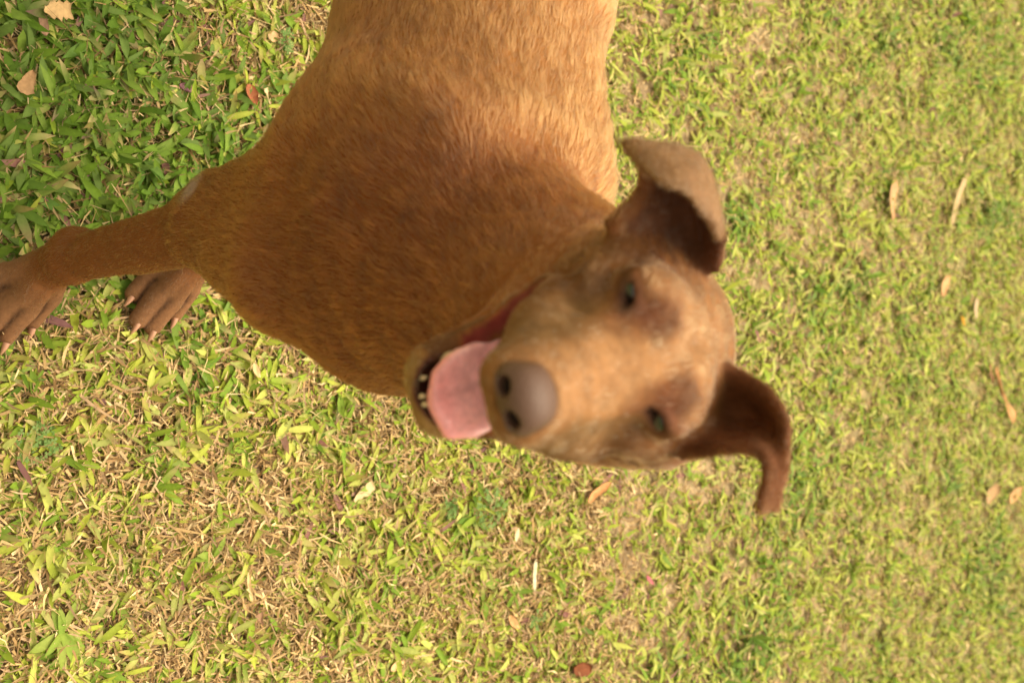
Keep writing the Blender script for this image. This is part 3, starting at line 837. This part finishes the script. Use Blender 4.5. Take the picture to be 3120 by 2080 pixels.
# tongue, flat and wide, its tip spilling over the dog's left lip
M_TONGUE = mat_attr('tongue', 0.35, 0.5, noise=(300, 0.14), bump=(700, 0.8, 0.0012), sss=0.25, coat=1.0)
TONG = grid_surface([[(x - 0.004, y, z) for x, y, z in r] for r in (
    ((-0.017, -0.015, -0.066), (0.000, -0.015, -0.069), (0.017, -0.015, -0.066)),
    ((-0.018, 0.010, -0.076), (0.000, 0.010, -0.081), (0.019, 0.010, -0.076)),
    ((-0.018, 0.030, -0.083), (0.001, 0.030, -0.089), (0.021, 0.030, -0.083)),
    ((-0.016, 0.043, -0.088), (0.002, 0.045, -0.093), (0.023, 0.042, -0.089)),
    ((-0.010, 0.050, -0.094), (0.004, 0.053, -0.098), (0.021, 0.049, -0.097)))], 40, 30)
def tongue_sdf(q): return cloud_dist(q, TONG, 0.02) - 0.0042 - 0.0034 * (fbm(q + 0.5, 110, 64, 2) - 0.5)
v_, f_ = mesh_sdf(tongue_sdf, (-0.036, -0.030, -0.116), (0.036, 0.074, -0.050), 0.0014, band=0.02)
v_ = relax(v_, f_, 3)
tc_ = np.tile(lin(240, 168, 164), (len(v_), 1)) * (1 - 0.22 * np.exp(-((v_[:, 0] + 0.003) / 0.0022) ** 2))[:, None]
tc_ = tc_ + (np.array(lin(214, 116, 116)) - tc_) * sstep(0.040, 0.054, v_[:, 1])[:, None] * 0.6
mesh_obj('tongue', EYE_MID + v_ @ HB, f_[:, ::-1], M_TONGUE, dog, colors=tc_)

# eyes
def uv_sphere(c, r, nu=24, nv=14):
    th = np.linspace(0, math.pi, nv + 1); ph = np.linspace(0, 2 * math.pi, nu, endpoint=False)
    T, Q = np.meshgrid(th, ph, indexing='ij')
    V = np.stack((np.sin(T) * np.cos(Q), np.sin(T) * np.sin(Q), np.cos(T)), -1).reshape(-1, 3) * r + np.asarray(c)
    idx = np.arange((nv + 1) * nu).reshape(nv + 1, nu)
    F = np.stack((idx[:-1], idx[1:], np.roll(idx[1:], -1, 1), np.roll(idx[:-1], -1, 1)), -1).reshape(-1, 4)
    return V, F
M_EYE = mat_attr('eye', 0.10, 0.5, coat=0.6)
for sx in (-1, 1):
    c = np.array((sx * 0.0325, 0.0008, 0.0042)); v_, f_ = uv_sphere((0, 0, 0), 0.0105)
    gz = norm(np.array((sx * 0.18, 0.95, 0.10))); cs = v_ @ gz / 0.0105
    col = np.where((cs > 0.80)[:, None], (0.004, 0.004, 0.005), np.where((cs > 0.15)[:, None], lin(62, 40, 24), lin(96, 70, 60)))
    mesh_obj('eye', EYE_MID + (v_ + c) @ HB, f_, M_EYE, dog, colors=col)

# teeth and claws: curved cones
def horn(a, dirn, bend, length, r, n=5, m=8):
    dirn = norm(dirn); bend = norm(bend); V = []; F = []
    side = norm(np.cross(dirn, bend))
    p = np.asarray(a, float)
    for k in range(n):
        s_ = k / n; ang = 0.8 * s_
        dd = dirn * math.cos(ang) + bend * math.sin(ang); nn = norm(np.cross(side, dd))
        for j in range(m):
            t = 2 * math.pi * j / m
            V.append(p + (side * math.cos(t) * 0.75 + nn * math.sin(t)) * r * (1 - s_ ** 1.6))
        p = p + dd * length / n
    V.append(p)
    for k in range(n - 1):
        for j in range(m): F.append((k * m + j, k * m + (j + 1) % m, (k + 1) * m + (j + 1) % m, (k + 1) * m + j))
    T = [((n - 1) * m + j, (n - 1) * m + (j + 1) % m, n * m) for j in range(m)]
    return np.array(V), [np.array(F), np.array(T)]
M_TOOTH = mat_plain('tooth', lin(190, 164, 120), 0.3, 0.5, coat=0.3)
M_CLAW = mat_plain('claw', lin(176, 128, 100), 0.4, 0.5)
for x, y, l, r in ((-0.0215, 0.040, 0.012, 0.0034), (0.0135, 0.040, 0.010, 0.0034), (-0.014, 0.052, 0.005, 0.002), (-0.005, 0.0545, 0.005, 0.002),
                   (-0.0005, 0.054, 0.005, 0.002), (-0.0245, 0.028, 0.007, 0.003), (0.0165, 0.028, 0.007, 0.003), (-0.027, 0.014, 0.008, 0.0035), (0.019, 0.014, 0.008, 0.0035)):
    z = -0.1012 + (0.046 - y) * 0.52
    v_, f_ = horn(EYE_MID, HU * 0.95 + HM * random.uniform(0.0, 0.4) + HL * random.uniform(-0.25, 0.25), -HM, l * random.uniform(0.7, 1.3), r * random.uniform(0.9, 1.3))
    v_ = v_ + x * HL + y * HM + z * HU
    mesh_obj('tooth', v_, f_, M_TOOTH, dog)
for P_ in PAWS:
    for kn, tp in P_['toes']:
        fw = norm(tp - kn); f2 = norm(P_['fwd'] + (tp - P_['c']) @ P_['lat'] * P_['lat'] * 6)
        v_, f_ = horn(tp + f2 * 0.0050 + UPV * 0.0045, f2 * 0.9 + UPV * -0.12, -UPV, 0.0155, 0.0048)
        mesh_obj('claw', v_, f_, M_CLAW, dog)

# ------------------------------------------------------------------ fallen leaves, one by one
def leaf_mesh(length, width, shape, curl, seed):
    rg = np.random.default_rng(seed)
    nu, nv = 13, 7
    V = []; keep = np.ones((nu, nv), bool)
    wob = rg.normal(0, 0.06, (nu, 2)); ph = rg.uniform(0, 6)
    for i in range(nu):
        t = i / (nu - 1)
        if shape == 'ovate': w_ = math.sin(math.pi * t ** 0.85) ** 0.75
        elif shape == 'strip': w_ = min(1, 6 * t + 0.3) * min(1, 5 * (1 - t) + 0.15)
        elif shape == 'round': w_ = math.sqrt(max(0, 1 - (2 * t - 1) ** 2))
        elif shape == 'heart': w_ = (1 - t) ** 0.55 * (0.35 + 0.65 * min(1, t * 6))
        else: w_ = 0.55 + 0.45 * math.sin(3 * t + ph)                  # torn piece with a ragged edge
        for j in range(nv):
            v = 2 * j / (nv - 1) - 1
            side = 0 if v < 0 else 1
            ww = max(0.0, w_ * (1 + wob[i, side] * (3.0 if shape == 'torn' else 1.0) * abs(v)))
            x = (t - 0.5) * length + (0.08 * length * wob[min(i, nu - 1), side] * abs(v) if shape == 'torn' else 0)
            y = v * 0.5 * width * ww + 0.10 * length * math.sin(2.2 * t + ph) * (0.4 if shape != 'strip' else 0.5)
            z = curl * width * (v * v * ww * 0.5) + curl * length * 0.22 * (2 * t - 1) ** 2 + 0.05 * width * math.sin(5 * t + 3 * v + ph)
            V.append((x, y, z))
    idx = np.arange(nu * nv).reshape(nu, nv)
    F = np.stack((idx[:-1, :-1], idx[1:, :-1], idx[1:, 1:], idx[:-1, 1:]), -1).reshape(-1, 4)
    V = np.array(V); n = len(V)
    top = V + (0, 0, 0.0003); bot = V - (0, 0, 0.0003)
    edge = np.concatenate((idx[0, :], idx[1:, -1], idx[-1, -2::-1], idx[-2:0:-1, 0]))
    rim = np.stack((edge, np.roll(edge, -1), np.roll(edge, -1) + n, edge + n), 1)
    return np.concatenate((top, bot)), np.concatenate((F, F[:, ::-1] + n, rim[:, ::-1]))

def fallen_leaf(p0, p1, wpx, col, shape, label, curl=0.25, name='fallen_leaf', cat='leaf', z=0.019, tilt=0.0):
    a = on_ground(*p0, z); b = on_ground(*p1, z); c = (a + b) / 2
    L = float(np.linalg.norm(b - a)); W = wpx * ((c - CP) @ CF) / FPX * (1.0 + 0.7 * sstep(1.2, 2.4, c[1]))
    sd = int(p0[0] * 7 + p0[1] * 13)
    v, f = leaf_mesh(L, W, shape, curl, sd)
    half = len(v) // 2
    t = (v[:half, 0] / L + 0.5); mid = np.exp(-(v[:half, 1] / (W * 0.05 + 1e-6)) ** 2)
    cc = np.tile(lin(*col), (half, 1)) * (0.85 - 0.15 * sstep(1.2, 2.2, c[1])) * (0.9 + 0.25 * fbm(v[:half] + sd, 120, 3))[:, None] * (1 + 0.15 * mid)[:, None]
    o = mesh_obj(name, v, f, M_LEAF, colors=np.concatenate((cc, cc * 0.9)))
    e = norm(b - a)
    o.location = c; o.rotation_euler = (tilt + np.random.default_rng(sd).normal(0, 0.12), np.random.default_rng(sd + 1).normal(0, 0.10), math.atan2(e[1], e[0]))
    tag(o, label, cat, 'fallen leaves on the lawn')
    return o

fallen_leaf((128, 30), (222, 36), 62, (204, 168, 118), 'torn', 'broad pale tan dead leaf with ragged edge in the far upper corner of dark grass', 0.12, z=0.032)
fallen_leaf((126, 42), (140, 112), 30, (150, 116, 92), 'strip', 'narrow grey-brown dead leaf tucked beside the broad ragged tan leaf', 0.2, z=0.028)
fallen_leaf((76, 288), (100, 214), 60, (186, 146, 104), 'heart', 'heart-shaped tan dead leaf alone on dark green grass', 0.15, z=0.032)
fallen_leaf((748, 258), (778, 322), 42, (160, 96, 64), 'ovate', 'rusty orange dead leaf in the grass close to the dog\'s belly', 0.5, z=0.024)
fallen_leaf((806, 270), (824, 316), 24, (222, 196, 150), 'torn', 'small cream dead leaf scrap next to the rusty orange leaf', 0.2, z=0.024)
fallen_leaf((542, 262), (602, 278), 24, (150, 104, 112), 'ovate', 'purple-pink withered leaf on the green grass above the dog\'s elbow', 0.3)
fallen_leaf((820, 98), (842, 128), 36, (206, 170, 124), 'round', 'small round tan dead leaf near the upper edge beside the dog\'s flank', 0.2)
fallen_leaf((1082, 1525), (1134, 1474), 38, (216, 186, 140), 'torn', 'cream torn dead leaf on the grass below the dog\'s jaw', 0.1)
fallen_leaf((1634, 1702), (1628, 1800), 17, (208, 194, 160), 'strip', 'whitish narrow strip of dry leaf standing on end in the grass', 0.05)
fallen_leaf((1572, 1652), (1578, 1606), 16, (222, 200, 160), 'ovate', 'small cream pointed leaf scrap near the whitish strip', 0.15)
fallen_leaf((1780, 1530), (1850, 1462), 26, (200, 146, 96), 'strip', 'curved orange-tan dry leaf below the dog\'s cheek', 0.6)
fallen_leaf((1552, 1872), (1582, 1914), 26, (206, 158, 106), 'ovate', 'tan pointed dead leaf with dark spot near the bottom edge', 0.2)
fallen_leaf((1742, 2026), (1800, 2044), 44, (120, 66, 36), 'round', 'dark red-brown rounded dead leaf at the bottom edge', 0.25)
fallen_leaf((1188, 2040), (1234, 2014), 26, (212, 176, 126), 'ovate', 'pale tan dead leaf at the bottom edge left of the red-brown one', 0.2)
fallen_leaf((2706, 664), (2732, 546), 34, (204, 160, 112), 'strip', 'long tan dead leaf on the far lawn beyond the upper ear', 0.15)
fallen_leaf((2880, 680), (2944, 528), 15, (206, 176, 128), 'strip', 'thin pale curved dry stalk on the far lawn', 0.2, name='dry_stalk', cat='stalk')
fallen_leaf((2862, 898), (2892, 838), 24, (214, 164, 112), 'ovate', 'small tan dead leaf on the far lawn below the thin pale stalk', 0.2)
fallen_leaf((2968, 972), (2980, 896), 13, (206, 178, 140), 'strip', 'slim pale dry leaf beside a tiny yellow leaf on the far lawn', 0.2)
fallen_leaf((2928, 964), (2938, 990), 14, (214, 160, 44), 'ovate', 'tiny bright yellow leaf on the far lawn', 0.2)
fallen_leaf((3036, 1122), (3084, 1274), 40, (212, 160, 104), 'torn', 'large orange-tan dead leaf near the right edge of the lawn', 0.12)
fallen_leaf((3014, 1108), (3022, 1168), 14, (150, 104, 68), 'strip', 'narrow brown dead leaf beside the large orange-tan one', 0.2)
fallen_leaf((3074, 1536), (3112, 1482), 20, (214, 166, 112), 'ovate', 'small orange-tan dead leaf near the lower right edge', 0.2)
fallen_leaf((3004, 1528), (3036, 1482), 22, (196, 156, 110), 'strip', 'small dull tan dead leaf left of the lower right orange-tan one', 0.3)
fallen_leaf((1966, 1752), (1992, 1782), 15, (176, 96, 104), 'ovate', 'small pink withered leaf in the grass right of the whitish strip', 0.2)
fallen_leaf((772, 1830), (748, 1740), 12, (204, 172, 122), 'strip', 'thin pale dry stalk lying in the dry patch at lower left', 0.4, name='dry_stalk', cat='stalk')
fallen_leaf((785, 1870), (800, 1905), 30, (156, 120, 92), 'torn', 'grey-brown crumpled dead leaf at the foot of the thin dry stalk', 0.4)
fallen_leaf((770, 1105), (792, 1150), 24, (216, 182, 132), 'ovate', 'pale tan dead leaf in the dry grass below the dog\'s breast', 0.3)

# ------------------------------------------------------------------ broad-leaved tufts that stand out of the lawn
def tuft(px, py, n, length, label, cols, seed, droop=0.5):
    rg = np.random.default_rng(seed); c = on_ground(px, py, 0.004)
    e = bpy.data.objects.new('grass_tuft', None); COL.objects.link(e); e.location = c
    tag(e, label, 'grass tuft', 'broad-leaved grass tufts')
    a0 = rg.uniform(0, 6.283)
    for k in range(n):
        L = length * rg.uniform(0.6, 1.1)
        v, f, cc = blades(np.array(((0, 0, 0.006 + 0.004 * rg.random()),)), np.array((rg.normal(a0 + (k % 2) * 2.2, 1.0),)), np.array((rg.uniform(0.05, 0.8),)), np.array((L,)),
                          np.array((min(L * rg.uniform(0.20, 0.30), 0.011),)), np.array((droop * rg.uniform(0.5, 1.4),)), np.array((rg.uniform(0.15, 0.4),)),
                          np.array((lin(*cols[k % len(cols)]),)), np.array((lin(*cols[(k + 1) % len(cols)]),)), np.array((rg.normal(0, 0.3),)))
        mesh_obj('leaf_blade', v, f, M_GRASS, e, colors=cc)
G1 = ((128, 152, 58), (112, 140, 48), (150, 164, 84)); G2 = ((100, 136, 52), (88, 124, 46), (118, 146, 70)); G3 = ((140, 158, 62), (126, 150, 54), (150, 160, 78))
tuft(262, 132, 9, 0.050, 'large dark green tuft with long blades near the upper left corner', G2, 1)
tuft(545, 190, 7, 0.036, 'mid green tuft of upright leaves between dark grass and the dog\'s belly', G1, 2)
tuft(28, 1495, 7, 0.042, 'light green tuft on the left edge below the near paw', G3, 3)
tuft(175, 1925, 9, 0.040, 'big pale green tuft in the lower left corner', G3, 4)
tuft(480, 1395, 7, 0.036, 'green tuft beside a dry patch in the lower left lawn', G1, 5)
tuft(640, 1690, 7, 0.034, 'yellow-green tuft in the middle of the lower left lawn', G3, 6)
tuft(1130, 1470, 8, 0.034, 'bright green tuft beside the cream torn leaf below the jaw', G1, 7)
tuft(760, 520, 6, 0.036, 'small green tuft in the corner behind the dog\'s elbow', G2, 8)
tuft(420, 480, 8, 0.042, 'dark green tuft in the shade above the near foreleg', G2, 9)
tuft(90, 600, 7, 0.040, 'dark green tuft at the left edge above the near paw', G2, 10)

# ------------------------------------------------------------------ clover-like ground cover with tiny blue-green leaflets
def clover(px, py, r, n, label, seed):
    rg = np.random.default_rng(seed); c = on_ground(px, py, 0.0); V = []; F = []; C = []
    for k in range(n):
        rr = r * math.sqrt(rg.random()); a = rg.uniform(0, 6.283); ctr = np.array((rr * math.cos(a), rr * math.sin(a), rg.uniform(0.014, 0.024)))
        base = lin(*((112, 140, 72), (126, 150, 84), (100, 130, 60))[k % 3]); a0 = rg.uniform(0, 6.283)
        for l in range(3):
            d = np.array((math.cos(a0 + l * 2.09), math.sin(a0 + l * 2.09), rg.normal(0.05, 0.2))); s_ = np.array((-d[1], d[0], 0)); R_ = rg.uniform(0.0028, 0.0042)
            o = len(V)
            V += [ctr, ctr + d * R_ * 0.6 + s_ * R_ * 0.5, ctr + d * R_ * 1.1 + s_ * R_ * 0.4, ctr + d * R_ * 1.0, ctr + d * R_ * 1.1 - s_ * R_ * 0.4, ctr + d * R_ * 0.6 - s_ * R_ * 0.5]
            F += [(o, o + 1, o + 2, o + 3), (o, o + 3, o + 4, o + 5)]; C += [base] * 6
    o = mesh_obj('clover_patch', np.array(V), np.array(F), M_GRASS, colors=np.array(C)); o.location = c
    tag(o, label, 'clover', kind='stuff')
clover(1465, 1545, 0.030, 60, 'patch of tiny blue-green clover leaves below the dog\'s muzzle', 1)
clover(1345, 1545, 0.016, 22, 'small clover patch right of the cream torn leaf', 2)
clover(95, 1345, 0.024, 45, 'clover patch near the left edge below the near paw', 3)
clover(850, 135, 0.014, 18, 'few tiny clover leaves beside the dog\'s flank', 4)
clover(1610, 1880, 0.016, 20, 'small clover patch near the bottom edge', 5)
#END
